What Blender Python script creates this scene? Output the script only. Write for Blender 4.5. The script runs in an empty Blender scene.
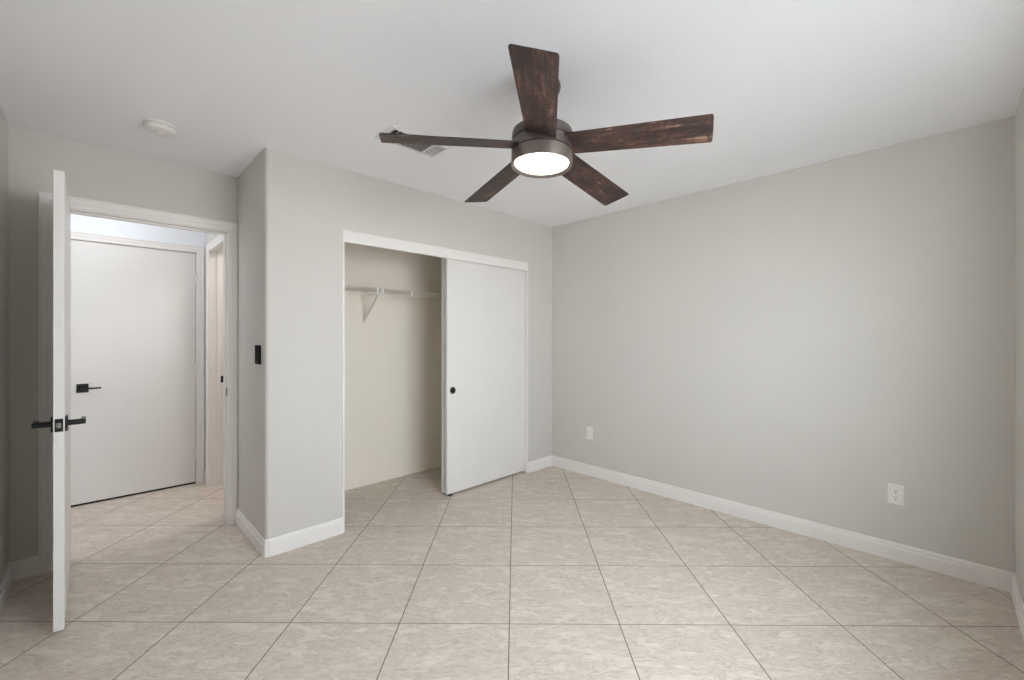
import bpy, bmesh, math
from mathutils import Vector, Matrix

S = bpy.context.scene
COL = S.collection
PI = math.pi

# ------------------------------------------------------------------ camera, world, lights, exposure
FPX, CX, CY, YAW, CAMH = 427.72, 512.0, 337.71, 0.7775, 1.305
cam_d = bpy.data.cameras.new('camera')
cam_d.sensor_fit = 'HORIZONTAL'
cam_d.sensor_width = 36.0
cam_d.lens = FPX / 1024 * 36.0
cam_d.shift_x = 0.0
cam_d.shift_y = (CY - 340.0) / 1024.0
cam_d.clip_start = 0.02
cam = bpy.data.objects.new('camera', cam_d)
COL.objects.link(cam)
cam.location = (0, 0, CAMH)
cam.rotation_euler = (PI / 2, 0, -YAW)
S.camera = cam

S.view_settings.view_transform = 'Standard'
S.view_settings.look = 'None'
S.view_settings.gamma = 1.0
S.view_settings.use_curve_mapping = False
S.view_settings.exposure = 0.23
try:
    S.cycles.max_bounces = 16
    S.cycles.diffuse_bounces = 12
    S.cycles.glossy_bounces = 6
    S.cycles.sample_clamp_indirect = 10.0
    S.cycles.use_denoising = True
except Exception:
    pass

# daylight: a bright hazy sky above, invented ground tones below the horizon to shape the ceiling bounce
W = bpy.data.worlds.new('daylight')
S.world = W
W.use_nodes = True
wt = W.node_tree
wt.nodes.clear()
w_out = wt.nodes.new('ShaderNodeOutputWorld')
w_bg = wt.nodes.new('ShaderNodeBackground')
w_tc = wt.nodes.new('ShaderNodeTexCoord')
w_sp = wt.nodes.new('ShaderNodeSeparateXYZ')
w_rm = wt.nodes.new('ShaderNodeValToRGB')
w_ma = wt.nodes.new('ShaderNodeMath'); w_ma.operation = 'MULTIPLY_ADD'
w_ma.inputs[1].default_value = 0.5; w_ma.inputs[2].default_value = 0.5
wt.links.new(w_tc.outputs['Generated'], w_sp.inputs[0])
wt.links.new(w_sp.outputs['Z'], w_ma.inputs[0])
wt.links.new(w_ma.outputs[0], w_rm.inputs[0])
w_rm.color_ramp.elements[0].position = 0.10            # invented dark ground under the window, keeps a hot spot off the ceiling
w_rm.color_ramp.elements[0].color = (0.07, 0.07, 0.07, 1)
w_rm.color_ramp.elements[1].position = 0.53
for _p, _c in ((0.30, (0.31, 0.33, 0.34)), (0.42, (0.76, 0.79, 0.81)), (0.48, (0.92, 0.95, 0.97))):   # invented brighter ground further out, lights the deeper ceiling
    w_rm.color_ramp.elements.new(_p).color = _c + (1,)
w_rm.color_ramp.elements[-1].position = 0.53
w_rm.color_ramp.elements[-1].color = (0.85, 0.93, 1.0, 1)
wt.links.new(w_rm.outputs[0], w_bg.inputs[0])
wt.links.new(w_bg.outputs[0], w_out.inputs[0])
w_bg.inputs[1].default_value = 13.4

WIN = (0.65, 2.08, 0.85, 2.08)          # window opening in the wall behind the camera: x0, x1, z0, z1


def lamp(name, kind, loc, energy, color=(1, 1, 1), size=0.3, rot=(0, 0, 0), size_y=None):
    d = bpy.data.lights.new(name, kind)
    d.energy = energy
    d.color = color
    if kind == 'AREA':
        d.size = size
        if size_y:
            d.shape = 'RECTANGLE'
            d.size_y = size_y
    else:
        d.shadow_soft_size = size
    o = bpy.data.objects.new(name, d)
    COL.objects.link(o)
    o.location = loc
    o.rotation_euler = rot
    return o


SUN_EL, SUN_AZ = math.radians(63), math.radians(66)      # added sun through the window; its unseen floor patch lifts the ceiling
sun_dir = Vector((-math.cos(SUN_EL) * math.sin(SUN_AZ), math.cos(SUN_EL) * math.cos(SUN_AZ), -math.sin(SUN_EL)))
sun = lamp('sun', 'SUN', (4, -4, 8), 520.0, (0.86, 0.945, 1.0))
sun.data.angle = math.radians(0.53)
sun.rotation_euler = sun_dir.to_track_quat('-Z', 'Y').to_euler()
portal = lamp('window_daylight', 'AREA', ((WIN[0] + WIN[1]) / 2, -0.30, (WIN[2] + WIN[3]) / 2), 1.0,
              size=WIN[1] - WIN[0], size_y=WIN[3] - WIN[2], rot=(PI / 2, 0, 0))
portal.data.cycles.is_portal = True
lamp('hall_light', 'POINT', (0.1, 4.28, 2.33), 2.1, (0.93, 0.96, 1.0), 0.07)
lamp('hall_fill', 'AREA', (-1.25, 4.10, 1.9), 8.5, (0.88, 0.94, 1.0), 0.9, (0, -PI / 2, 0), 0.9)  # added panel at the closed hall end, evens out the hall light
lamp('side_room_light', 'AREA', (1.5, 4.0, 2.42), 9.0, (1.0, 0.92, 0.89), 0.5)

# ------------------------------------------------------------------ materials
def srgb(r, g, b):
    f = lambda c: (c / 255 / 12.92) if c / 255 <= 0.04045 else ((c / 255 + 0.055) / 1.055) ** 2.4
    return (f(r), f(g), f(b), 1.0)


def mat(name, color, rough=0.5, metal=0.0, bump=0.0, bscale=200.0, vary=0.0, vscale=3.0, coat=0.0, emit=None, spec=0.5):
    m = bpy.data.materials.new(name)
    m.use_nodes = True
    nt = m.node_tree
    b = nt.nodes['Principled BSDF']
    b.inputs['Base Color'].default_value = color
    b.inputs['Roughness'].default_value = rough
    b.inputs['Metallic'].default_value = metal
    b.inputs['Specular IOR Level'].default_value = spec
    b.inputs['Coat Weight'].default_value = coat
    if emit:
        b.inputs['Emission Color'].default_value = emit[0]
        b.inputs['Emission Strength'].default_value = emit[1]
    tc = nt.nodes.new('ShaderNodeTexCoord')
    if bump:
        n = nt.nodes.new('ShaderNodeTexNoise')
        n.inputs['Scale'].default_value = bscale
        n.inputs['Detail'].default_value = 2.0
        bp = nt.nodes.new('ShaderNodeBump')
        bp.inputs['Strength'].default_value = bump
        bp.inputs['Distance'].default_value = 0.002
        nt.links.new(tc.outputs['Object'], n.inputs['Vector'])
        nt.links.new(n.outputs['Fac'], bp.inputs['Height'])
        nt.links.new(bp.outputs['Normal'], b.inputs['Normal'])
    if vary:
        n2 = nt.nodes.new('ShaderNodeTexNoise')
        n2.inputs['Scale'].default_value = vscale
        n2.inputs['Detail'].default_value = 4.0
        r = nt.nodes.new('ShaderNodeValToRGB')
        r.color_ramp.elements[0].position = 0.3
        r.color_ramp.elements[1].position = 0.7
        r.color_ramp.elements[0].color = tuple(c * (1 - vary) for c in color[:3]) + (1,)
        r.color_ramp.elements[1].color = tuple(min(1, c * (1 + vary)) for c in color[:3]) + (1,)
        nt.links.new(tc.outputs['Object'], n2.inputs['Vector'])
        nt.links.new(n2.outputs['Fac'], r.inputs[0])
        nt.links.new(r.outputs[0], b.inputs['Base Color'])
    return m


M = {}
M['wall'] = mat('greige_wall_paint', srgb(206, 203, 198), 0.75, bump=0.25, bscale=170, vary=0.012, vscale=2.0, spec=0.3)
M['ceiling'] = mat('white_ceiling_paint', srgb(243, 244, 248), 0.9, bump=0.35, bscale=110, spec=0.2)
M['trim'] = mat('white_trim_paint', srgb(232, 229, 226), 0.4, vary=0.008, vscale=4)
M['door'] = mat('white_door_paint', srgb(225, 223, 220), 0.32, vary=0.01, vscale=5)
M['hall'] = mat('daylit_hall_paint', srgb(236, 239, 244), 0.75, bump=0.2, bscale=170, spec=0.3)  # daylight on the far hall wall put into a paler, bluer colour
M['closet'] = mat('cream_closet_paint', srgb(242, 235, 223), 0.8, bump=0.2, bscale=170, spec=0.3)
M['white_plastic'] = mat('white_plastic', srgb(232, 229, 226), 0.35, vary=0.01)
M['black'] = mat('matte_black_metal', srgb(13, 12, 12), 0.4, vary=0.08, vscale=40, spec=0.35)
M['black_plastic'] = mat('black_plastic', srgb(6, 6, 6), 0.7, vary=0.05, vscale=40, spec=0.08)
M['rubber'] = mat('black_rubber', srgb(22, 18, 16), 0.8, vary=0.1, vscale=60)
M['dark_slot'] = mat('dark_slot', srgb(60, 54, 50), 0.8, vary=0.05, vscale=60)
M['steel'] = mat('satin_steel', srgb(190, 188, 184), 0.3, metal=1.0, vary=0.05, vscale=80)
M['bronze'] = mat('oil_rubbed_bronze', srgb(38, 28, 22), 0.35, metal=0.6, vary=0.15, vscale=60)
M['gunmetal'] = mat('brushed_gunmetal', srgb(98, 92, 90), 0.42, metal=0.75, vary=0.04, vscale=80)
M['lit_gunmetal'] = mat('lamp_lit_gunmetal', srgb(124, 114, 108), 0.4, metal=0.7, vary=0.04, vscale=80)  # lamp glow on the ring put into a lighter, warmer gunmetal
M['duct'] = mat('duct_shade', srgb(40, 37, 34), 0.7, vary=0.1, vscale=30)  # shade inside the duct put into the colour
M['vinyl'] = mat('white_vinyl', srgb(235, 235, 233), 0.4, vary=0.01)
M['vent'] = mat('white_vent_enamel', srgb(226, 226, 228), 0.5, vary=0.01)
M['wire'] = mat('white_coated_wire', srgb(222, 217, 206), 0.4, vary=0.02, vscale=40)
M['lens'] = mat('frosted_lamp_lens', srgb(250, 246, 240), 0.4, emit=((1.0, 0.95, 0.90, 1), 5.0), vary=0.005)


def glass_mat():
    m = bpy.data.materials.new('window_glass')
    m.use_nodes = True
    nt = m.node_tree
    nt.nodes.clear()
    o = nt.nodes.new('ShaderNodeOutputMaterial')
    t = nt.nodes.new('ShaderNodeBsdfTransparent')
    g = nt.nodes.new('ShaderNodeBsdfGlossy')
    g.inputs['Roughness'].default_value = 0.02
    mx = nt.nodes.new('ShaderNodeMixShader')
    mx.inputs[0].default_value = 0.06
    nt.links.new(t.outputs[0], mx.inputs[1])
    nt.links.new(g.outputs[0], mx.inputs[2])
    nt.links.new(mx.outputs[0], o.inputs[0])
    return m


M['glass'] = glass_mat()

TILE, U0, V0, GROUT = 0.502, 2.4526, -0.0275, 0.0052


def tile_mat():
    m = bpy.data.materials.new('beige_porcelain_tile')
    m.use_nodes = True
    nt = m.node_tree
    L = nt.links
    b = nt.nodes['Principled BSDF']

    def math_(op, a, bb=None, c=None):
        n = nt.nodes.new('ShaderNodeMath')
        n.operation = op
        for i, v in enumerate((a, bb, c)):
            if v is None:
                continue
            if isinstance(v, (int, float)):
                n.inputs[i].default_value = v
            else:
                L.new(v, n.inputs[i])
        return n.outputs[0]
    tc = nt.nodes.new('ShaderNodeTexCoord')
    sp = nt.nodes.new('ShaderNodeSeparateXYZ')
    L.new(tc.outputs['Object'], sp.inputs[0])
    X, Y = sp.outputs[0], sp.outputs[1]
    k = 1 / math.sqrt(2)
    u = math_('DIVIDE', math_('SUBTRACT', math_('MULTIPLY', math_('ADD', X, Y), k), U0), TILE)
    v = math_('DIVIDE', math_('SUBTRACT', math_('MULTIPLY', math_('SUBTRACT', X, Y), k), V0), TILE)
    iu, iv = math_('FLOOR', u), math_('FLOOR', v)
    fu, fv = math_('SUBTRACT', u, iu), math_('SUBTRACT', v, iv)
    eu = math_('MINIMUM', fu, math_('SUBTRACT', 1.0, fu))
    ev = math_('MINIMUM', fv, math_('SUBTRACT', 1.0, fv))
    e = math_('MULTIPLY', math_('MINIMUM', math_('MULTIPLY', eu, 1.25), ev), TILE)
    mask = nt.nodes.new('ShaderNodeMapRange')
    mask.inputs['From Min'].default_value = GROUT * 0.38
    mask.inputs['From Max'].default_value = GROUT * 0.60
    L.new(e, mask.inputs['Value'])
    # every tile gets its own piece of the stone pattern
    cmb = nt.nodes.new('ShaderNodeCombineXYZ')
    L.new(iu, cmb.inputs[0]); L.new(iv, cmb.inputs[1])
    wn = nt.nodes.new('ShaderNodeTexWhiteNoise')
    wn.noise_dimensions = '3D'
    L.new(cmb.outputs[0], wn.inputs['Vector'])
    off = nt.nodes.new('ShaderNodeVectorMath'); off.operation = 'SCALE'
    L.new(wn.outputs['Color'], off.inputs[0]); off.inputs['Scale'].default_value = 37.0
    uv = nt.nodes.new('ShaderNodeCombineXYZ')
    L.new(math_('MULTIPLY', fu, 1.0), uv.inputs[0]); L.new(fv, uv.inputs[1])
    add = nt.nodes.new('ShaderNodeVectorMath'); add.operation = 'ADD'
    L.new(uv.outputs[0], add.inputs[0]); L.new(off.outputs[0], add.inputs[1])
    mp = nt.nodes.new('ShaderNodeMapping')
    mp.inputs['Rotation'].default_value = (0, 0, 0.38)
    mp.inputs['Scale'].default_value = (5.2, 1.7, 1.0)
    L.new(add.outputs[0], mp.inputs['Vector'])
    n1 = nt.nodes.new('ShaderNodeTexNoise')
    n1.inputs['Scale'].default_value = 1.7
    n1.inputs['Detail'].default_value = 9.0
    n1.inputs['Roughness'].default_value = 0.70
    n1.inputs['Distortion'].default_value = 0.7
    L.new(mp.outputs[0], n1.inputs['Vector'])
    n2 = nt.nodes.new('ShaderNodeTexNoise')
    n2.inputs['Scale'].default_value = 7.0
    n2.inputs['Detail'].default_value = 6.0
    n2.inputs['Roughness'].default_value = 0.7
    L.new(mp.outputs[0], n2.inputs['Vector'])
    r1 = nt.nodes.new('ShaderNodeValToRGB')
    cr = r1.color_ramp
    cr.elements[0].position = 0.28; cr.elements[0].color = srgb(184, 169, 155)
    cr.elements[1].position = 0.74; cr.elements[1].color = srgb(227, 217, 207)
    for p, c in ((0.42, (211, 200, 188)), (0.48, (215, 205, 194)), (0.50, (188, 172, 157)), (0.515, (215, 205, 194)), (0.6, (221, 211, 200))):
        x = cr.elements.new(p); x.color = srgb(*c)
    L.new(n1.outputs['Fac'], r1.inputs[0])
    r2 = nt.nodes.new('ShaderNodeValToRGB')
    r2.color_ramp.elements[0].position = 0.35; r2.color_ramp.elements[0].color = (0.88, 0.87, 0.86, 1)
    r2.color_ramp.elements[1].position = 0.65; r2.color_ramp.elements[1].color = (1.05, 1.05, 1.05, 1)
    L.new(n2.outputs['Fac'], r2.inputs[0])
    mx = nt.nodes.new('ShaderNodeMix'); mx.data_type = 'RGBA'; mx.blend_type = 'MULTIPLY'
    mx.inputs[0].default_value = 1.0
    L.new(r1.outputs[0], mx.inputs[6]); L.new(r2.outputs[0], mx.inputs[7])
    tone = math_('MULTIPLY_ADD', wn.outputs['Value'], 0.06, 0.95)
    mt = nt.nodes.new('ShaderNodeVectorMath'); mt.operation = 'SCALE'   # tile-to-tile tone
    L.new(mx.outputs[2], mt.inputs[0]); L.new(tone, mt.inputs['Scale'])
    fin = nt.nodes.new('ShaderNodeMix'); fin.data_type = 'RGBA'
    L.new(mask.outputs[0], fin.inputs[0])
    fin.inputs[6].default_value = srgb(124, 115, 105)
    L.new(mt.outputs[0], fin.inputs[7])
    L.new(fin.outputs[2], b.inputs['Base Color'])
    rg = math_('MULTIPLY_ADD', mask.outputs[0], -0.40, 0.85)
    L.new(rg, b.inputs['Roughness'])
    b.inputs['Specular IOR Level'].default_value = 0.4
    bp = nt.nodes.new('ShaderNodeBump')
    bp.inputs['Strength'].default_value = 0.3
    bp.inputs['Distance'].default_value = 0.001
    L.new(mask.outputs[0], bp.inputs['Height'])
    L.new(bp.outputs['Normal'], b.inputs['Normal'])
    return m


M['tile'] = tile_mat()


def wood_mat():
    m = bpy.data.materials.new('weathered_walnut')
    m.use_nodes = True
    nt = m.node_tree
    L = nt.links
    b = nt.nodes['Principled BSDF']
    tc = nt.nodes.new('ShaderNodeTexCoord')
    oi = nt.nodes.new('ShaderNodeObjectInfo')
    sc = nt.nodes.new('ShaderNodeVectorMath'); sc.operation = 'ADD'
    cb = nt.nodes.new('ShaderNodeCombineXYZ')
    mu = nt.nodes.new('ShaderNodeMath'); mu.operation = 'MULTIPLY'; mu.inputs[1].default_value = 13.4
    L.new(oi.outputs['Random'], mu.inputs[0]); L.new(mu.outputs[0], cb.inputs[0]); L.new(mu.outputs[0], cb.inputs[1])
    L.new(tc.outputs['Object'], sc.inputs[0]); L.new(cb.outputs[0], sc.inputs[1])

    def noise(scale, detail, rough, vec_scale, dist=0.0):
        mp = nt.nodes.new('ShaderNodeMapping')
        mp.inputs['Scale'].default_value = vec_scale
        L.new(sc.outputs[0], mp.inputs['Vector'])
        n = nt.nodes.new('ShaderNodeTexNoise')
        n.inputs['Scale'].default_value = scale
        n.inputs['Detail'].default_value = detail
        n.inputs['Roughness'].default_value = rough
        n.inputs['Distortion'].default_value = dist
        L.new(mp.outputs[0], n.inputs['Vector'])
        return n.outputs['Fac']
    long_ = noise(7.0, 9, 0.72, (1.1, 9.0, 1.0), 0.5)      # streaks along the blade
    saw = noise(16.0, 4, 0.65, (4.0, 1.5, 1.0), 0.8)        # saw marks across it
    big = noise(7.0, 3, 0.5, (1.0, 1.6, 1.0))
    a = nt.nodes.new('ShaderNodeMath'); a.operation = 'MULTIPLY_ADD'; a.inputs[1].default_value = 0.72
    L.new(long_, a.inputs[0])
    s2 = nt.nodes.new('ShaderNodeMath'); s2.operation = 'MULTIPLY'; s2.inputs[1].default_value = 0.28
    L.new(saw, s2.inputs[0]); L.new(s2.outputs[0], a.inputs[2])
    a2 = nt.nodes.new('ShaderNodeMath'); a2.operation = 'MULTIPLY_ADD'; a2.inputs[1].default_value = 0.35; a2.inputs[2].default_value = -0.175
    L.new(big, a2.inputs[0])
    a3 = nt.nodes.new('ShaderNodeMath'); a3.operation = 'ADD'
    L.new(a.outputs[0], a3.inputs[0]); L.new(a2.outputs[0], a3.inputs[1])
    r = nt.nodes.new('ShaderNodeValToRGB')
    r.color_ramp.elements[0].position = 0.40; r.color_ramp.elements[0].color = srgb(17, 9, 8)
    r.color_ramp.elements[1].position = 0.66; r.color_ramp.elements[1].color = srgb(136, 114, 98)
    for p, c in ((0.47, (34, 18, 15)), (0.54, (58, 36, 29)), (0.60, (88, 63, 51))):
        x = r.color_ramp.elements.new(p); x.color = srgb(*c)
    L.new(a3.outputs[0], r.inputs[0])
    L.new(r.outputs[0], b.inputs['Base Color'])
    b.inputs['Roughness'].default_value = 0.55
    bp = nt.nodes.new('ShaderNodeBump'); bp.inputs['Strength'].default_value = 0.25; bp.inputs['Distance'].default_value = 0.001
    L.new(a3.outputs[0], bp.inputs['Height']); L.new(bp.outputs['Normal'], b.inputs['Normal'])
    return m


M['wood'] = wood_mat()
M['wood_edge'] = mat('dark_blade_edge', srgb(38, 28, 24), 0.5, vary=0.1, vscale=30)

# ------------------------------------------------------------------ mesh helpers
def add_box(bm, x0, x1, y0, y1, z0, z1, bevel=0.0, seg=2):
    r = bmesh.ops.create_cube(bm, size=1.0)
    vs = r['verts']
    for v in vs:
        v.co = Vector(((x0 + x1) / 2 + v.co.x * (x1 - x0), (y0 + y1) / 2 + v.co.y * (y1 - y0), (z0 + z1) / 2 + v.co.z * (z1 - z0)))
    if bevel:
        es = list({e for v in vs for e in v.link_edges})
        bmesh.ops.bevel(bm, geom=es, offset=bevel, segments=seg, affect='EDGES', profile=0.5)


def add_prism(bm, pts, axis, a0, a1):
    """closed polygon PTS swept along AXIS from a0 to a1; pts are in the two other axes, in xyz order"""
    def mk(p, a):
        if axis == 'z':
            return (p[0], p[1], a)
        if axis == 'x':
            return (a, p[0], p[1])
        return (p[0], a, p[1])
    A = [bm.verts.new(mk(p, a0)) for p in pts]
    B = [bm.verts.new(mk(p, a1)) for p in pts]
    n = len(pts)
    for i in range(n):
        bm.faces.new((A[i], A[(i + 1) % n], B[(i + 1) % n], B[i]))
    bm.faces.new(A)
    bm.faces.new(B)


def add_lathe(bm, prof, loc=(0, 0, 0), mtx=None, n=48, close=True):
    """(r, z) profile turned about local Z"""
    rings = []
    mtx = mtx or Matrix.Identity(4)
    L = Vector(loc)
    new = []
    for r, z in prof:
        if r < 1e-6:
            v = bm.verts.new(mtx @ Vector((0, 0, z)) + L)
            rings.append([v]); new.append(v)
        else:
            rg = [bm.verts.new(mtx @ Vector((r * math.cos(2 * PI * i / n), r * math.sin(2 * PI * i / n), z)) + L) for i in range(n)]
            rings.append(rg); new += rg
    for a, b in zip(rings, rings[1:]):
        for i in range(n):
            j = (i + 1) % n
            if len(a) == 1 and len(b) == 1:
                continue
            if len(a) == 1:
                bm.faces.new((a[0], b[i], b[j]))
            elif len(b) == 1:
                bm.faces.new((a[i], b[0], a[j]))
            else:
                bm.faces.new((a[i], b[i], b[j], a[j]))
    if close:
        for rg in (rings[0], rings[-1]):
            if len(rg) > 1:
                bm.faces.new(rg)


def add_tube(bm, pts, r, n=10):
    pts = [Vector(p) for p in pts]
    rings = []
    for i, p in enumerate(pts):
        t = (pts[min(i + 1, len(pts) - 1)] - pts[max(i - 1, 0)]).normalized()
        ref = Vector((0, 0, 1)) if abs(t.z) < 0.9 else Vector((1, 0, 0))
        a = t.cross(ref).normalized()
        b = t.cross(a)
        rings.append([bm.verts.new(p + (a * math.cos(2 * PI * k / n) + b * math.sin(2 * PI * k / n)) * r) for k in range(n)])
    for A, B in zip(rings, rings[1:]):
        for k in range(n):
            bm.faces.new((A[k], A[(k + 1) % n], B[(k + 1) % n], B[k]))
    bm.faces.new(rings[0])
    bm.faces.new(rings[-1])


def obj(name, bm, material, parent=None, smooth=None, loc=None):
    bmesh.ops.recalc_face_normals(bm, faces=bm.faces)
    me = bpy.data.meshes.new(name)
    bm.to_mesh(me)
    bm.free()
    for m_ in (material if isinstance(material, (list, tuple)) else [material]):
        me.materials.append(m_)
    o = bpy.data.objects.new(name, me)
    COL.objects.link(o)
    if parent:
        o.parent = parent
    if loc:
        o.location = loc
    if smooth is not None:
        me.polygons.foreach_set('use_smooth', [True] * len(me.polygons))
        me.set_sharp_from_angle(angle=math.radians(smooth))
    return o


def BM():
    return bmesh.new()


def tag(o, label, cat, group=None, kind=None):
    o['label'] = label
    o['category'] = cat
    if group:
        o['group'] = group
    if kind:
        o['kind'] = kind
    return o


def thing(name, label, cat, loc=(0, 0, 0), rot=(0, 0, 0), group=None, kind=None):
    o = bpy.data.objects.new(name, None)
    o.empty_display_size = 0.1
    COL.objects.link(o)
    o.location = loc
    o.rotation_euler = rot
    return tag(o, label, cat, group, kind)


def struct(name, bm, m, label=None, cat=None, smooth=None):
    o = obj(name, bm, m, None, smooth)
    o['kind'] = 'structure'
    if label:
        o['label'] = label
        o['category'] = cat
    return o


# ------------------------------------------------------------------ room dimensions
H = 2.44
XR, YC, YF, XL, YD, XB = 3.368, 2.840, -0.245, -0.315, 3.523, 0.739
WT = 0.12
YCB = 3.600          # back of the closet
YH = 4.720           # far wall of the hall
XH = 0.745           # right wall of the hall
DX0, DX1, DZ = -0.140, 0.680, 2.042     # bedroom doorway
CX0, CX1, CZ = 1.2025, 3.010, 2.028      # closet opening (outer edge of its trim)
HX0, HX1, HZ = -0.125, 0.672, 2.062     # hall door opening
RY0, RY1, RZ = 3.76, 4.540, 2.062       # doorway in the right wall of the hall
XHL = -1.30
XS, YS = 2.60, 5.60                     # the room beyond the hall

bm = BM(); add_box(bm, XHL - 0.2, XR + 0.2, YF - 0.2, YS + 0.2, -0.12, 0.0)
struct('floor', bm, M['tile'], 'floor of square beige stone-look tiles laid diagonally with thin brown grout', 'floor')
bm = BM(); add_box(bm, XHL - 0.2, XR + 0.2, YF - 0.2, YS + 0.2, H, H + 0.12)
struct('ceiling', bm, M['ceiling'], 'white textured ceiling above the whole bedroom', 'ceiling')

# right wall
bm = BM(); add_box(bm, XR, XR + WT, YF - WT, YCB + 0.1, 0, H)
struct('wall_right', bm, M['wall'], 'long plain greige wall with two outlets', 'wall')
# left wall
bm = BM(); add_box(bm, XL - WT, XL, YF - WT, YD, 0, H)
struct('wall_left', bm, M['wall'], 'greige wall seen edge-on beyond the open door', 'wall')
# front wall (behind the camera) with the window opening
bm = BM()
add_box(bm, XL, WIN[0], YF - WT, YF, 0, H)
add_box(bm, WIN[1], XR, YF - WT, YF, 0, H)
add_box(bm, WIN[0], WIN[1], YF - WT, YF, 0, WIN[2])
add_box(bm, WIN[0], WIN[1], YF - WT, YF, WIN[3], H)
struct('wall_front', bm, M['wall'], 'greige wall meeting the long plain wall at the picture edge', 'wall')
# door wall
JT = 0.018
bm = BM()
add_box(bm, XL - WT, DX0 - JT, YD, YD + WT, 0, H)
add_box(bm, DX1 + JT, XB + WT, YD, YD + WT, 0, H)
add_box(bm, DX0 - JT, DX1 + JT, YD, YD + WT, DZ + JT, H)
struct('wall_door', bm, M['wall'], 'greige wall around the bedroom doorway', 'wall')
# closet wall with its rounded outer corner and the return to the door wall
R = 0.022
arc = [(XB + R - R * math.cos(t), YC + R - R * math.sin(t)) for t in [i * PI / 2 / 8 for i in range(9)]]
bm = BM()
add_prism(bm, [(XB, YD)] + arc + [(CX0, YC), (CX0, YC + WT), (XB + WT, YC + WT), (XB + WT, YD)], 'z', 0, H)
add_box(bm, CX1, XR, YC, YC + WT, 0, H)
add_box(bm, CX0, CX1, YC, YC + WT, CZ, H)
struct('wall_back', bm, M['wall'], 'greige closet wall with a rounded outer corner', 'wall', smooth=40)
# closet interior
bm = BM(); add_box(bm, XB + WT, XR, YCB, YCB + 0.10, 0, H)
struct('wall_closet', bm, M['closet'], 'cream back wall inside the open closet', 'wall')
# hall
bm = BM()
add_box(bm, XHL, HX0 - JT, YH, YH + WT, 0, H)
add_box(bm, HX1 + JT, XH + 0.115, YH, YH + WT, 0, H)
add_box(bm, HX0 - JT, HX1 + JT, YH, YH + WT, HZ + JT, H)
struct('wall_hall_back', bm, M['hall'], 'hall wall around the white flat hall door', 'wall')
bm = BM()
add_box(bm, XH, XH + 0.115, YD + WT, RY0 - JT, 0, H)
add_box(bm, XH, XH + 0.115, RY1 + JT, YH, 0, H)
add_box(bm, XH, XH + 0.115, RY0 - JT, RY1 + JT, RZ + JT, H)
struct('wall_hall_right', bm, M['wall'], 'narrow hall wall with a second doorway', 'wall')
bm = BM(); add_box(bm, XHL - WT, XHL, YD, YH + WT, 0, H)
struct('wall_hall_left', bm, M['wall'], 'hall wall hidden beyond the open bedroom door', 'wall')
bm = BM(); add_box(bm, XHL, XL - WT, YD, YD + WT, 0, H)
struct('wall_hall_front', bm, M['wall'], 'hall wall hidden behind the bedroom door wall', 'wall')
bm = BM()
add_box(bm, XS, XS + WT, YCB + 0.1, YS, 0, H)
add_box(bm, XH + 0.115, XS + WT, YS, YS + WT, 0, H)
add_box(bm, XH - 0.005, XH + 0.115, YH + WT, YS + WT, 0, H)
struct('wall_side_room', bm, M['wall'], 'walls of the room beyond the hall doorway', 'wall')
bm = BM(); add_box(bm, HX0 - 0.3, HX1 + 0.07, YH + WT + 0.1, YH + WT + 0.16, 0, H)
struct('wall_beyond', bm, M['wall'], 'wall behind the closed hall door', 'wall')

# ------------------------------------------------------------------ trim
def base_prof(t=0.014, h=0.102):
    return [(0, 0), (t, 0), (t, h * 0.70), (t * 0.66, h * 0.74), (t * 0.58, h * 0.88), (t * 0.35, h * 0.97), (0, h)]


def baseboard(name, path, normals, label):
    """path: plan polyline; normals: outward (room-side) normal of every segment; mitred joints"""
    bm = BM()
    prof = base_prof()
    rings = []
    n = len(path)
    for i, p in enumerate(path):
        if i == 0:
            d = Vector(normals[0])
        elif i == n - 1:
            d = Vector(normals[-1])
        else:
            d = Vector(normals[i - 1]) + Vector(normals[i])
            d = d / (d.dot(Vector(normals[i])))
        rings.append([bm.verts.new((p[0] + d[0] * t, p[1] + d[1] * t, z)) for t, z in prof])
    k = len(prof)
    for A, B in zip(rings, rings[1:]):
        for j in range(k):
            bm.faces.new((A[j], A[(j + 1) % k], B[(j + 1) % k], B[j]))
    bm.faces.new(rings[0]); bm.faces.new(rings[-1])
    return struct(name, bm, M['trim'], label, 'baseboard')


e = 0.0005
baseboard('baseboard_right', [(CX1, YC - e), (XR - e, YC - e), (XR - e, YF + e), (WIN[0] - 0.4, YF + e)], [(0, -1), (-1, 0), (0, 1)],
          'white baseboard running along the long wall and its two corners')
c = 0.707
baseboard('baseboard_back', [(XB - e, YD - 0.002), (XB - e, YC + R), (XB + R * (1 - c) - e, YC + R * (1 - c) - e), (XB + R, YC - e), (CX0, YC - e)],
          [(-1, 0), (-0.924, -0.383), (-0.383, -0.924), (0, -1)], 'white baseboard wrapping the rounded closet corner')
baseboard('baseboard_left', [(XL + e, YF), (XL + e, YD - e), (DX0 - 0.066, YD - e)], [(1, 0), (0, -1)], 'white baseboard along the wall behind the open door')
baseboard('baseboard_hall', [(HX1 + 0.056, YH - e), (XH - e, YH - e), (XH - e, RY1 + 0.062)], [(0, -1), (-1, 0)], 'short white baseboard in the hall corner')


def casing_prof(w):
    """(distance from opening edge, protrusion)"""
    return [(0, 0), (0, 0.008), (0.006, 0.011), (w * 0.40, 0.011), (w * 0.46, 0.014), (w * 0.80, 0.016), (w * 0.86, 0.019), (w, 0.019), (w, 0)]


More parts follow.
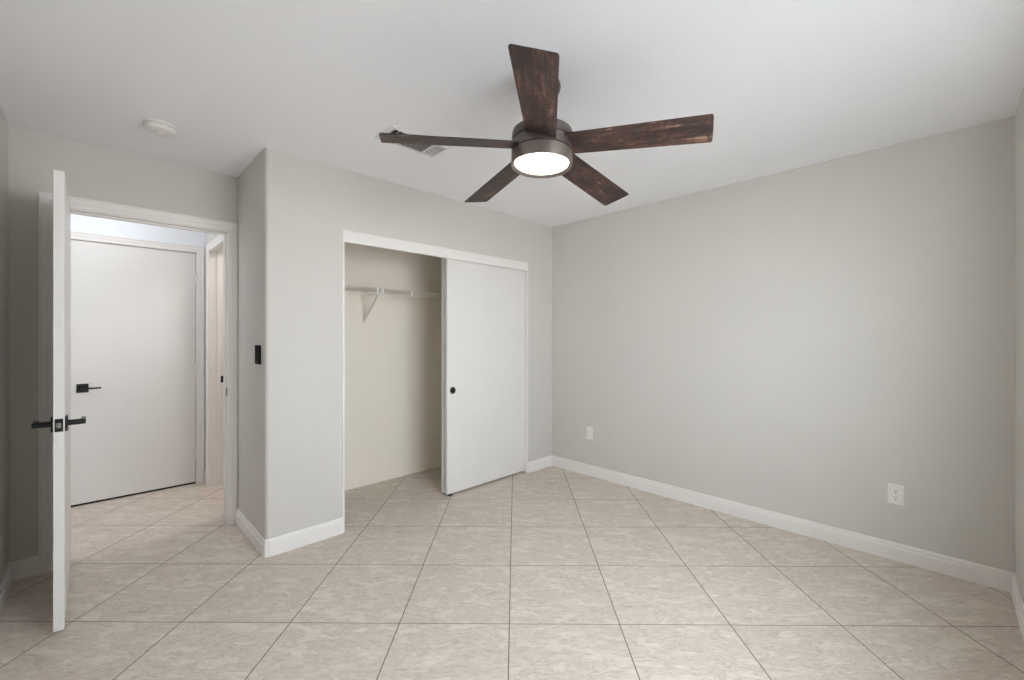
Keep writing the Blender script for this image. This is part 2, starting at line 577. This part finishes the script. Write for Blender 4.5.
def casing(bm, a0, a1, ztop, place, wl, wr, wt_):
    """mitred casing round an opening; place(a, out, z) -> xyz"""
    pl, pr, pt = casing_prof(wl), casing_prof(wr), casing_prof(wt_)
    k = len(pl)
    rings = []
    rings.append([place(a0 - d, o, 0.0) for d, o in pl])
    rings.append([place(a0 - d, o, ztop + d2) for (d, o), (d2, _) in zip(pl, pt)])
    rings.append([place(a1 + d, o, ztop + d2) for (d, o), (d2, _) in zip(pr, pt)])
    rings.append([place(a1 + d, o, 0.0) for d, o in pr])
    rings = [[bm.verts.new(p) for p in r_] for r_ in rings]
    for A, B in zip(rings, rings[1:]):
        for j in range(k):
            bm.faces.new((A[j], A[(j + 1) % k], B[(j + 1) % k], B[j]))
    bm.faces.new(rings[0]); bm.faces.new(rings[-1])


def lining(bm, a0, a1, ztop, d0, d1, box, stop=None):
    """jamb boards round an opening, JT thick, from depth d0 to d1; box(a0,a1,d0,d1,z0,z1)"""
    box(a0 - JT, a0, d0, d1, 0, ztop)
    box(a1, a1 + JT, d0, d1, 0, ztop)
    box(a0 - JT, a1 + JT, d0, d1, ztop, ztop + JT)
    if stop:
        s0, s1 = stop
        box(a0, a0 + 0.011, s0, s1, 0, ztop - 0.011)
        box(a1 - 0.011, a1, s0, s1, 0, ztop - 0.011)
        box(a0, a1, s0, s1, ztop - 0.011, ztop)


def strike(parent, loc, rot, name='strike_plate'):
    bm = BM()
    add_box(bm, -0.014, 0.014, 0, 0.002, -0.029, 0.029, 0.0008)
    o = obj(name, bm, M['black'], parent, loc=loc)
    o.rotation_euler = rot
    o['label'] = 'small black strike plate on the white jamb'
    bm = BM()
    add_box(bm, -0.007, 0.007, 0.0018, 0.0026, -0.014, 0.014)
    h_ = obj('latch_hole', bm, M['dark_slot'], o)
    return o


# bedroom door frame
bm = BM()
add_x = lambda a0, a1, d0, d1, z0, z1: add_box(bm, a0, a1, d0, d1, z0, z1, 0.0012, 1)
lining(bm, DX0, DX1, DZ, YD - 0.001, YD + WT + 0.001, add_x, (YD + 0.042, YD + 0.075))
casing(bm, DX0 - 0.005, DX1 + 0.005, DZ + 0.005, lambda a, o, z: (a, YD - 0.001 - o, z), 0.060, 0.051, 0.064)
casing(bm, DX0 - 0.005, DX1 + 0.005, DZ + 0.005, lambda a, o, z: (a, YD + WT + 0.001 + o, z), 0.062, 0.062, 0.072)
f1 = struct('trim_1', bm, M['trim'], 'white casing and jamb around the bedroom doorway', 'door frame')
strike(f1, (DX1 - 0.0002, YD + 0.018, 0.925), (0, 0, PI / 2))

# hall door frame
bm = BM()
lining(bm, HX0, HX1, HZ, YH - 0.001, YH + WT, add_x, (YH + 0.045, YH + 0.075))
casing(bm, HX0 - 0.003, HX1 + 0.003, HZ + 0.003, lambda a, o, z: (a, YH - 0.001 - o, z), 0.052, 0.052, 0.058)
struct('trim_2', bm, M['trim'], 'white casing around the closed hall door', 'door frame')

# doorway in the right wall of the hall
bm = BM()
add_y = lambda a0, a1, d0, d1, z0, z1: add_box(bm, d0, d1, a0, a1, z0, z1, 0.0012, 1)
lining(bm, RY0, RY1, RZ, XH - 0.001, XH + 0.116, add_y, (XH + 0.050, XH + 0.075))
casing(bm, RY0 - 0.003, RY1 + 0.003, RZ + 0.003, lambda a, o, z: (XH - 0.001 - o, a, z), 0.055, 0.055, 0.055)
f3 = struct('trim_3', bm, M['trim'], 'white casing and jamb of the doorway on the right of the hall', 'door frame')
strike(f3, (XH + 0.094, RY1 + 0.0002, 0.935), (0, 0, PI))

# closet frame: thin jamb boards and a header fascia hiding the track
bm = BM()
add_box(bm, CX0, CX0 + 0.012, YC - 0.004, YC + WT, 0, CZ - 0.012, 0.001, 1)
add_box(bm, CX1 - 0.012, CX1, YC - 0.004, YC + WT, 0, CZ - 0.012, 0.001, 1)
add_box(bm, CX0, CX1, YC - 0.003, YC + WT, CZ - 0.012, CZ, 0.001, 1)
add_box(bm, CX0 + 0.0005, CX1 - 0.0005, YC - 0.006, YC + 0.014, 1.950, CZ + 0.001, 0.0015, 1)
f4 = struct('trim_4', bm, M['trim'], 'white frame and header board around the closet opening', 'closet frame')
bm = BM()
add_box(bm, CX0 + 0.013, CX1 - 0.013, YC + 0.027, YC + 0.1195, CZ - 0.020, CZ - 0.013)
for yy in (0.027, 0.074, 0.1185):
    add_box(bm, CX0 + 0.013, CX1 - 0.013, YC + yy, YC + yy + 0.002, CZ - 0.045, CZ - 0.013)
obj('door_track', bm, M['steel'], f4)['label'] = 'metal track behind the header board'
# short floor trims at both jamb feet are part of the closet baseboards

# ------------------------------------------------------------------ sliding closet doors
def slide_door(name, label, x0, x1, y0, y1, pull):
    bm = BM()
    add_box(bm, x0, x1, y0, y1, 0.016, 1.985, 0.0018, 2)
    d = struct(name, bm, M['door'], label, 'closet door')
    if pull:
        m_ = Matrix.Rotation(PI / 2, 4, 'X')      # local +Z -> -Y (towards the room)
        bm = BM()
        add_lathe(bm, [(0.0, 0.0), (0.021, 0.0), (0.0225, 0.002), (0.026, 0.0026), (0.0285, 0.0012), (0.0288, -0.001), (0.0, -0.001)],
                  (pull[0], y0, pull[1]), m_, 40, close=False)
        p = obj('finger_pull', bm, M['bronze'], d, smooth=40)
        p['label'] = 'round dark bronze finger pull'
        bm = BM()
        add_lathe(bm, [(0.0, 0.0012), (0.012, 0.0010), (0.0195, 0.0004), (0.0195, -0.0005), (0.0, -0.0005)], (pull[0], y0, pull[1]), m_, 32, close=False)
        obj('cup', bm, M['black'], p, smooth=40)
    return d


slide_door('door_3', 'white flat sliding closet door with a round dark finger pull', 2.081, 2.9965, YC + 0.032, YC + 0.066, (2.138, 0.868))
slide_door('door_4', 'white sliding closet door tucked behind the front one, only its edge showing', 2.085, 2.9965, YC + 0.084, YC + 0.118, None)
bm = BM()
add_box(bm, 2.10, 2.14, YC + 0.030, YC + 0.120, 0.0, 0.005, 0.001, 1)
add_box(bm, 2.105, 2.135, YC + 0.070, YC + 0.080, 0.005, 0.030, 0.001, 1)
tag(obj('door_guide', bm, M['dark_slot']), 'small dark floor guide under the sliding closet doors', 'door guide')

# ------------------------------------------------------------------ bedroom door (open, edge towards the camera)
LX0, LX1, LY0, LY1, LZ0, LZ1 = -0.118, -0.083, 2.735, 3.514, 0.017, 2.040
bm = BM(); add_box(bm, LX0, LX1, LY0, LY1, LZ0, LZ1, 0.0012, 1)
d1 = struct('door_1', bm, M['door'], 'white flat bedroom door standing open, its narrow edge facing the room', 'door')
HZ_ = 0.920


def lever(parent, x, sx, y, z, name='lever_handle'):
    """rosette + spindle + lever pointing to +y, on the face at x, outward direction sx"""
    m_ = Matrix.Rotation(sx * PI / 2, 4, 'Y')
    bm = BM()
    add_box(bm, min(x, x + sx * 0.009), max(x, x + sx * 0.009), y - 0.033, y + 0.033, z - 0.033, z + 0.033, 0.002, 2)
    r_ = obj('rosette', bm, M['black'], parent)
    r_['label'] = 'square black rosette'
    bm = BM()
    add_lathe(bm, [(0.0, 0.0), (0.0125, 0.0), (0.0125, 0.046), (0.011, 0.050), (0.0, 0.050)], (x + sx * 0.009, y, z), m_, 24, close=False)
    xa, xb = x + sx * 0.050, x + sx * 0.066
    add_prism(bm, [(y - 0.014, z - 0.010), (y + 0.02, z - 0.010), (y + 0.105, z - 0.007), (y + 0.112, z - 0.003), (y + 0.112, z + 0.006), (y + 0.10, z + 0.009),
                   (y - 0.010, z + 0.011), (y - 0.014, z + 0.007)], 'x', min(xa, xb), max(xa, xb))
    h_ = obj(name, bm, M['black'], parent, smooth=35)
    h_['label'] = 'black lever handle'
    return h_


lever(d1, LX0, -1, LY0 + 0.062, HZ_)
lever(d1, LX1, 1, LY0 + 0.062, HZ_)
bm = BM(); add_box(bm, -0.1135, -0.0875, LY0 - 0.0015, LY0 + 0.001, HZ_ - 0.0285, HZ_ + 0.0285, 0.0006, 1)
lp = obj('latch_plate', bm, M['black'], d1); lp['label'] = 'black latch plate on the door edge'
bm = BM()
add_prism(bm, [(-0.109, LY0 - 0.0012), (-0.094, LY0 - 0.0012), (-0.094, LY0 - 0.011), (-0.101, LY0 - 0.010), (-0.109, LY0 - 0.003)], 'z', HZ_ - 0.010, HZ_ + 0.010)
b_ = obj('latch_bolt', bm, M['steel'], lp); b_['label'] = 'bright steel latch bolt'
for z in (0.22, 1.02, 1.82):
    bm = BM()
    add_lathe(bm, [(0.0, 0), (0.006, 0), (0.006, 0.089), (0.0, 0.089)], (-0.128, 3.512, z), None, 16, close=False)
    add_box(bm, -0.129, LX0 + 0.0005, 3.50, 3.512, z, z + 0.089)
    obj('hinge', bm, M['black'], d1, smooth=40)

# ------------------------------------------------------------------ hall door (closed)
bm = BM(); add_box(bm, HX0 + 0.004, HX1 - 0.004, YH + 0.003, YH + 0.043, 0.014, HZ - 0.004, 0.0012, 1)
d2 = struct('door_2', bm, M['door'], 'white flat closed door across the hall with a black square lever set', 'door')
hx, hz = -0.047, 0.912
bm = BM(); add_box(bm, hx - 0.034, hx + 0.034, YH - 0.006, YH + 0.0035, hz - 0.034, hz + 0.034, 0.002, 2)
r_ = obj('rosette', bm, M['black'], d2); r_['label'] = 'square black rosette'
bm = BM()
add_lathe(bm, [(0.0, 0.0), (0.010, 0.0), (0.010, 0.044), (0.0, 0.044)], (hx, YH - 0.006, hz), Matrix.Rotation(PI / 2, 4, 'X'), 20, close=False)
add_box(bm, hx - 0.010, hx + 0.104, YH - 0.056, YH - 0.044, hz - 0.007, hz + 0.005, 0.0015, 1)
obj('lever_handle', bm, M['black'], d2, smooth=35)['label'] = 'thin black lever handle'
for z in (0.27, 1.02, 1.83):
    bm = BM()
    add_lathe(bm, [(0.0, 0), (0.0065, 0), (0.0065, 0.09), (0.0, 0.09)], (HX1 - 0.002, YH - 0.004, z - 0.045), None, 16, close=False)
    obj('hinge', bm, M['vinyl'], d2, smooth=40)
bm = BM(); add_box(bm, HX0 + 0.004, HX1 - 0.004, YH + 0.002, YH + 0.040, 0.0, 0.0145)
obj('door_sweep', bm, M['rubber'], d2)['label'] = 'black rubber sweep along the bottom edge'

# ------------------------------------------------------------------ window behind the camera
wx0, wx1, wz0, wz1 = WIN
bm = BM()
fy0, fy1, fw = YF - 0.10, YF - 0.05, 0.045
add_box(bm, wx0, wx1, fy0, fy1, wz0, wz0 + fw, 0.003)
add_box(bm, wx0, wx1, fy0, fy1, wz1 - fw, wz1, 0.003)
add_box(bm, wx0, wx0 + fw, fy0, fy1, wz0 + fw, wz1 - fw, 0.003)
add_box(bm, wx1 - fw, wx1, fy0, fy1, wz0 + fw, wz1 - fw, 0.003)
xm = (wx0 + wx1) / 2
add_box(bm, xm - 0.025, xm + 0.025, fy0, fy1, wz0 + fw, wz1 - fw, 0.003)
w1 = struct('window_1', bm, M['vinyl'], 'white vinyl sliding window behind the viewpoint', 'window')
for a, b in ((wx0 + fw, xm - 0.025), (xm + 0.025, wx1 - fw)):
    bm = BM(); add_box(bm, a - 0.004, b + 0.004, YF - 0.078, YF - 0.074, wz0 + fw - 0.004, wz1 - fw + 0.004)
    obj('pane', bm, M['glass'], w1)
bm = BM(); add_box(bm, wx0, wx1, YF - 0.05, YF + 0.02, wz0, wz0 + 0.015, 0.004)
obj('window_sill', bm, M['trim'], w1)

# ------------------------------------------------------------------ wire shelf in the closet
SZ, SY0, SY1 = 1.713, 3.300, YCB - 0.004
sx0, sx1 = XB + WT + 0.006, XR - 0.006
ws = thing('wire_shelf', 'white ventilated wire shelf fixed across the closet back wall', 'shelf', ((sx0 + sx1) / 2, SY1, SZ))


def rel(pts):
    return [(p[0] - ws.location.x, p[1] - ws.location.y, p[2] - ws.location.z) for p in pts]


bm = BM()
for k in range(int((sx1 - sx0) / 0.0254)):
    x = sx0 + 0.01 + k * 0.0254
    add_tube(bm, rel([(x, SY1, SZ + 0.004), (x, SY0 + 0.004, SZ + 0.004), (x, SY0, SZ), (x, SY0, SZ - 0.038)]), 0.0021, 6)
obj('deck_wires', bm, M['wire'], ws, smooth=50)
bm = BM(); add_tube(bm, rel([(sx0, SY0 - 0.002, SZ), (sx1, SY0 - 0.002, SZ)]), 0.0044, 8)
obj('front_rail', bm, M['wire'], ws, smooth=50)
bm = BM(); add_tube(bm, rel([(sx0, SY0 - 0.002, SZ - 0.038), (sx1, SY0 - 0.002, SZ - 0.038)]), 0.0044, 8)
obj('lip_rail', bm, M['wire'], ws, smooth=50)
for y in (3.40, 3.50, SY1 - 0.002):
    bm = BM(); add_tube(bm, rel([(sx0, y, SZ), (sx1, y, SZ)]), 0.003, 8)
    obj('cross_rail', bm, M['wire'], ws, smooth=50)
for bx in (1.712, 2.70):
    bm = BM()
    add_box(bm, *[v for v in (bx - 0.005 - ws.location.x, bx + 0.005 - ws.location.x)], SY0 - 0.008 - SY1, SY0 + 0.010 - SY1, -0.048, 0.006, 0.001, 1)
    a, b = Vector((bx, SY0 + 0.004, SZ - 0.030)), Vector((bx, SY1 - 0.001, 1.458))
    t = (b - a).normalized(); n_ = Vector((0, -t.z, t.y)) * 0.006
    pts = [a + n_, b + n_, b - n_, a - n_]
    add_prism(bm, [(p.y - ws.location.y, p.z - SZ) for p in pts], 'x', bx - 0.008 - ws.location.x, bx + 0.008 - ws.location.x)
    add_box(bm, bx - 0.010 - ws.location.x, bx + 0.010 - ws.location.x, SY1 - 0.004 - SY1, 0.003, 1.438 - SZ, 1.475 - SZ, 0.001, 1)
    obj('shelf_brace', bm, M['wire'], ws)['label'] = 'diagonal brace from the shelf lip to the wall'
for bx in (1.688, 1.735, 2.008, 2.98):
    bm = BM()
    add_box(bm, bx - 0.008 - ws.location.x, bx + 0.008 - ws.location.x, SY0 - 0.008 - SY1, SY0 + 0.004 - SY1, -0.048, 0.006, 0.002, 1)
    obj('rail_clip', bm, M['vinyl'], ws)

# ------------------------------------------------------------------ ceiling fan
FX, FY = 1.3734, 1.2127
TX, TY = -0.0236, -0.0265                                  # slight tilt of the fan, in camera right / forward
right = Vector((math.cos(YAW), -math.sin(YAW), 0)); fwd = Vector((math.sin(YAW), math.cos(YAW), 0))
nrm = (Vector((0, 0, 1)) - right * TX - fwd * TY).normalized()
fan = thing('ceiling_fan', 'five-blade ceiling fan with weathered brown wood blades and a lit round lamp', 'ceiling fan', (FX, FY, H))
bm = BM()
add_lathe(bm, [(0.0, 0.0), (0.060, 0.0), (0.062, -0.022), (0.072, -0.042), (0.0795, -0.058), (0.080, -0.070), (0.077, -0.082), (0.064, -0.094), (0.040, -0.102), (0.0, -0.103)], n=48, close=False)
obj('canopy', bm, M['gunmetal'], fan, smooth=35)['label'] = 'bell-shaped dark canopy at the ceiling'
ball = Vector((0, 0, -0.10))
axis = -nrm
bm = BM()
q = Vector((0, 0, 1)).rotation_difference(nrm).to_matrix().to_4x4()
# everything below the canopy hangs along the tilted axis; local z measured from the hub centre
hub = Vector((0, 0, 2.115 - H))
add_lathe(bm, [(0.0, 0.0), (0.013, 0.0), (0.013, 0.175), (0.0, 0.175)], hub + nrm * 0.05, q, 24, close=False)
obj('down_rod', bm, M['gunmetal'], fan, smooth=35)
bm = BM()
add_lathe(bm, [(0.0, 0.075), (0.030, 0.075), (0.034, 0.070), (0.118, 0.070), (0.127, 0.066), (0.130, 0.058), (0.130, 0.0275), (0.124, 0.027), (0.124, 0.0225), (0.130, 0.022),
               (0.130, -0.021), (0.124, -0.0215), (0.124, -0.0257), (0.0, -0.0257)], hub, q, 72, close=False)
obj('motor_housing', bm, M['gunmetal'], fan, smooth=35)
bm = BM()
add_lathe(bm, [(0.0, -0.026), (0.130, -0.026), (0.130, -0.074), (0.1292, -0.0782), (0.1280, -0.0792), (0.1268, -0.0788), (0.1158, -0.0690), (0.1152, -0.062), (0.0, -0.060)], hub, q, 72, close=False)
obj('lamp_ring', bm, M['lit_gunmetal'], fan, smooth=35)['label'] = 'grey metal ring around the lamp'
bm = BM()
add_lathe(bm, [(0.0, -0.0625), (0.1150, -0.0625), (0.1150, -0.0680), (0.108, -0.0686), (0.08, -0.0692), (0.04, -0.0695), (0.0, -0.0696)], hub, q, 64, close=False)
obj('lamp_lens', bm, M['lens'], fan, smooth=50)['label'] = 'glowing white round lamp lens'

DROOP, PITCH = math.atan((2.115 - 2.0757) / 0.54), 0.2316
r0, r1 = 0.117, 0.6615
w0, w1_ = 0.124, 0.1435
th = 0.0055


def blade_bm():
    bm = BM()
    # outline in the blade's own plane, x along it from the hub axis
    cr = 0.006
    out = [(r0, -w0 / 2), (r1 - cr, -w1_ / 2), (r1 - cr * 0.3, -w1_ / 2 + cr * 0.3), (r1 + 0.001, -w1_ / 2 + cr), (r1 + 0.002, 0), (r1 + 0.001, w1_ / 2 - cr),
           (r1 - cr * 0.3, w1_ / 2 - cr * 0.3), (r1 - cr, w1_ / 2), (r0, w0 / 2)]
    add_prism(bm, out, 'z', -th / 2, th / 2)
    bm.normal_update()
    for f in bm.faces:
        f.material_index = 0 if abs(f.normal.z) > 0.5 else 1
    es = [ed for ed in bm.edges if ed.calc_face_angle(0) > 0.8 and abs(ed.verts[0].co.z - ed.verts[1].co.z) < 1e-6]
    bmesh.ops.bevel(bm, geom=es, offset=0.0015, segments=2, affect='EDGES', profile=0.5)
    return bm


proto = obj('fan_blade', blade_bm(), [M['wood'], M['wood_edge']], fan)
proto['label'] = 'weathered brown wood blade'
for i in range(5):
    a = 3.2452 - i * 2 * PI / 5
    ang = -YAW + PI / 2 - a
    o = proto if i == 0 else proto.copy()
    if i:
        COL.objects.link(o)
        o.parent = fan
    mt_ = Matrix.Translation(hub) @ q @ Matrix.Rotation(ang, 4, 'Z') @ Matrix.Translation((r0, 0, 0)) @ Matrix.Rotation(DROOP, 4, 'Y') @ Matrix.Translation((-r0, 0, 0)) @ Matrix.Rotation(-PITCH, 4, 'X')
    o.matrix_local = mt_

# ------------------------------------------------------------------ smoke detector
sd = thing('smoke_detector', 'round white smoke detector on the ceiling before the bedroom doorway', 'smoke detector', (0.262, 2.947, H))
bm = BM()
add_lathe(bm, [(0.0, 0.0), (0.070, 0.0), (0.070, -0.007), (0.066, -0.010), (0.0, -0.010)], n=48, close=False)
obj('mounting_plate', bm, M['white_plastic'], sd, smooth=40)
bm = BM()
add_lathe(bm, [(0.0, -0.0102), (0.054, -0.0102), (0.054, -0.0145), (0.066, -0.0150), (0.067, -0.024), (0.064, -0.032), (0.055, -0.037), (0.036, -0.039), (0.034, -0.037), (0.020, -0.037), (0.018, -0.0395), (0.0, -0.040)],
          n=48, close=False)
obj('cover', bm, M['white_plastic'], sd, smooth=30)
bm = BM()
add_lathe(bm, [(0.0, -0.0395), (0.010, -0.0395), (0.010, -0.042), (0.0, -0.0425)], n=20, close=False)
obj('test_button', bm, M['vinyl'], sd, smooth=40)

# ------------------------------------------------------------------ ceiling air vent
vx0, vx1, vy0, vy1 = 1.142, 1.535, 2.066, 2.268
av = thing('air_vent', 'white louvred ceiling vent behind the left fan blade', 'air vent', ((vx0 + vx1) / 2, (vy0 + vy1) / 2, H))
ox, oy = av.location.x, av.location.y
ix0, ix1, iy0, iy1 = vx0 + 0.026 - ox, vx1 - 0.026 - ox, vy0 + 0.026 - oy, vy1 - 0.026 - oy
ax0, ax1, ay0, ay1 = vx0 - ox, vx1 - ox, vy0 - oy, vy1 - oy
bm = BM()
zt, zb = 0.0, -0.010
add_prism(bm, [(ax0, zt), (ax0 + 0.006, zb + 0.003), (ix0, zb), (ix0, zt)], 'y', ay0, ay1)
add_prism(bm, [(ax1, zt), (ax1 - 0.006, zb + 0.003), (ix1, zb), (ix1, zt)], 'y', ay0, ay1)
add_prism(bm, [(ay0, zt), (ay0 + 0.006, zb + 0.003), (iy0, zb), (iy0, zt)], 'x', ix0, ix1)
add_prism(bm, [(ay1, zt), (ay1 - 0.006, zb + 0.003), (iy1, zb), (iy1, zt)], 'x', ix0, ix1)
dv0, dv1 = 1.268 - ox, 1.432 - ox
for d_ in (dv0, dv1):
    add_box(bm, d_ - 0.004, d_ + 0.004, iy0, iy1, zb, zt)
obj('frame', bm, M['vent'], av)
bm = BM(); add_box(bm, ix0, ix1, iy0, iy1, -0.0016, -0.0004)
obj('duct_shade_sheet', bm, M['duct'], av)['label'] = 'flat dark sheet painted as the shaded duct behind the louvres'


def louvre(a, b, along, c_, lean):
    bm = BM()
    hw, tk = 0.0040, 0.0006
    pts = []
    for s, t in ((-1, -1), (1, -1), (1, 1), (-1, 1)):
        pts.append((c_ + lean * s * hw * 0.72 + t * tk, -0.0062 + s * hw * 0.9))
    add_prism(bm, pts, along, a, b)
    return obj('louvre', bm, M['vent'], av)


n_end = 4
for k in range(n_end):                                     # end sections throw air outwards
    louvre(iy0, iy1, 'y', ix0 + 0.008 + k * (dv0 - 0.004 - ix0 - 0.012) / (n_end - 1), 1)
    louvre(iy0, iy1, 'y', ix1 - 0.010 - k * (ix1 - dv1 - 0.004 - 0.016) / (n_end - 1), -0.85)
n_mid = 8
for k in range(n_mid):
    louvre(dv0 + 0.004, dv1 - 0.004, 'x', iy0 + 0.010 + k * (iy1 - iy0 - 0.018) / (n_mid - 1), 1)

# ------------------------------------------------------------------ outlets on the right wall
def outlet(name, label, y, z):
    t = thing(name, label, 'outlet', (XR - 0.0003, y, z), (0, 0, 0), 'outlets on the long greige wall')
    bm = BM(); add_box(bm, -0.0055, 0, -0.0355, 0.0355, -0.0585, 0.0585, 0.0022, 2)
    obj('cover_plate', bm, M['white_plastic'], t)
    for s in (-1, 1):
        bm = BM()
        add_lathe(bm, [(0.0, 0), (0.0165, 0), (0.0165, 0.0018), (0.0155, 0.0022), (0.0, 0.0022)], (-0.0054, 0, s * 0.0195), Matrix.Rotation(-PI / 2, 4, 'Y'), 32, close=False)
        rc = obj('receptacle', bm, M['vinyl'], t, smooth=40)
        bm = BM()
        add_box(bm, -0.0081, -0.0075, -0.0075, -0.0050, s * 0.0195 - 0.001, s * 0.0195 + 0.0085)
        add_box(bm, -0.0081, -0.0075, 0.0050, 0.0075, s * 0.0195 - 0.001, s * 0.0195 + 0.0075)
        add_lathe(bm, [(0.0, 0), (0.0032, 0), (0.0032, 0.0005), (0.0, 0.0005)], (-0.0076, 0, s * 0.0195 - 0.0075), Matrix.Rotation(-PI / 2, 4, 'Y'), 14, close=False)
        obj('slots', bm, M['dark_slot'], rc)
    bm = BM()
    add_lathe(bm, [(0.0, 0), (0.0034, 0), (0.0030, 0.0012), (0.0, 0.0016)], (-0.0054, 0, 0), Matrix.Rotation(-PI / 2, 4, 'Y'), 16, close=False)
    obj('screw', bm, M['steel'], t, smooth=40)
    return t


outlet('wall_outlet', 'white outlet near the end of the long wall by the picture edge', 0.209, 0.387)
outlet('wall_outlet.001', 'white outlet on the long wall close to the closet corner', 2.369, 0.402)

# ------------------------------------------------------------------ black switch plate on the return wall
sw = thing('light_switch', 'black wall switch plate on the return wall beside the bedroom doorway', 'light switch', (XB - 0.0003, 2.988, 1.200))
bm = BM(); add_box(bm, -0.0065, 0, -0.0575, 0.0575, -0.0585, 0.0585, 0.002, 2)
obj('cover_plate', bm, M['black_plastic'], sw)
for s in (-1, 1):
    bm = BM()
    y0, y1 = s * 0.023 - 0.0165, s * 0.023 + 0.0165
    add_prism(bm, [(-0.0060, -0.033), (-0.0105, -0.033), (-0.0080, 0.0), (-0.0085, 0.033), (-0.0060, 0.033)], 'y', y0, y1)
    obj('rocker', bm, M['black_plastic'], sw)
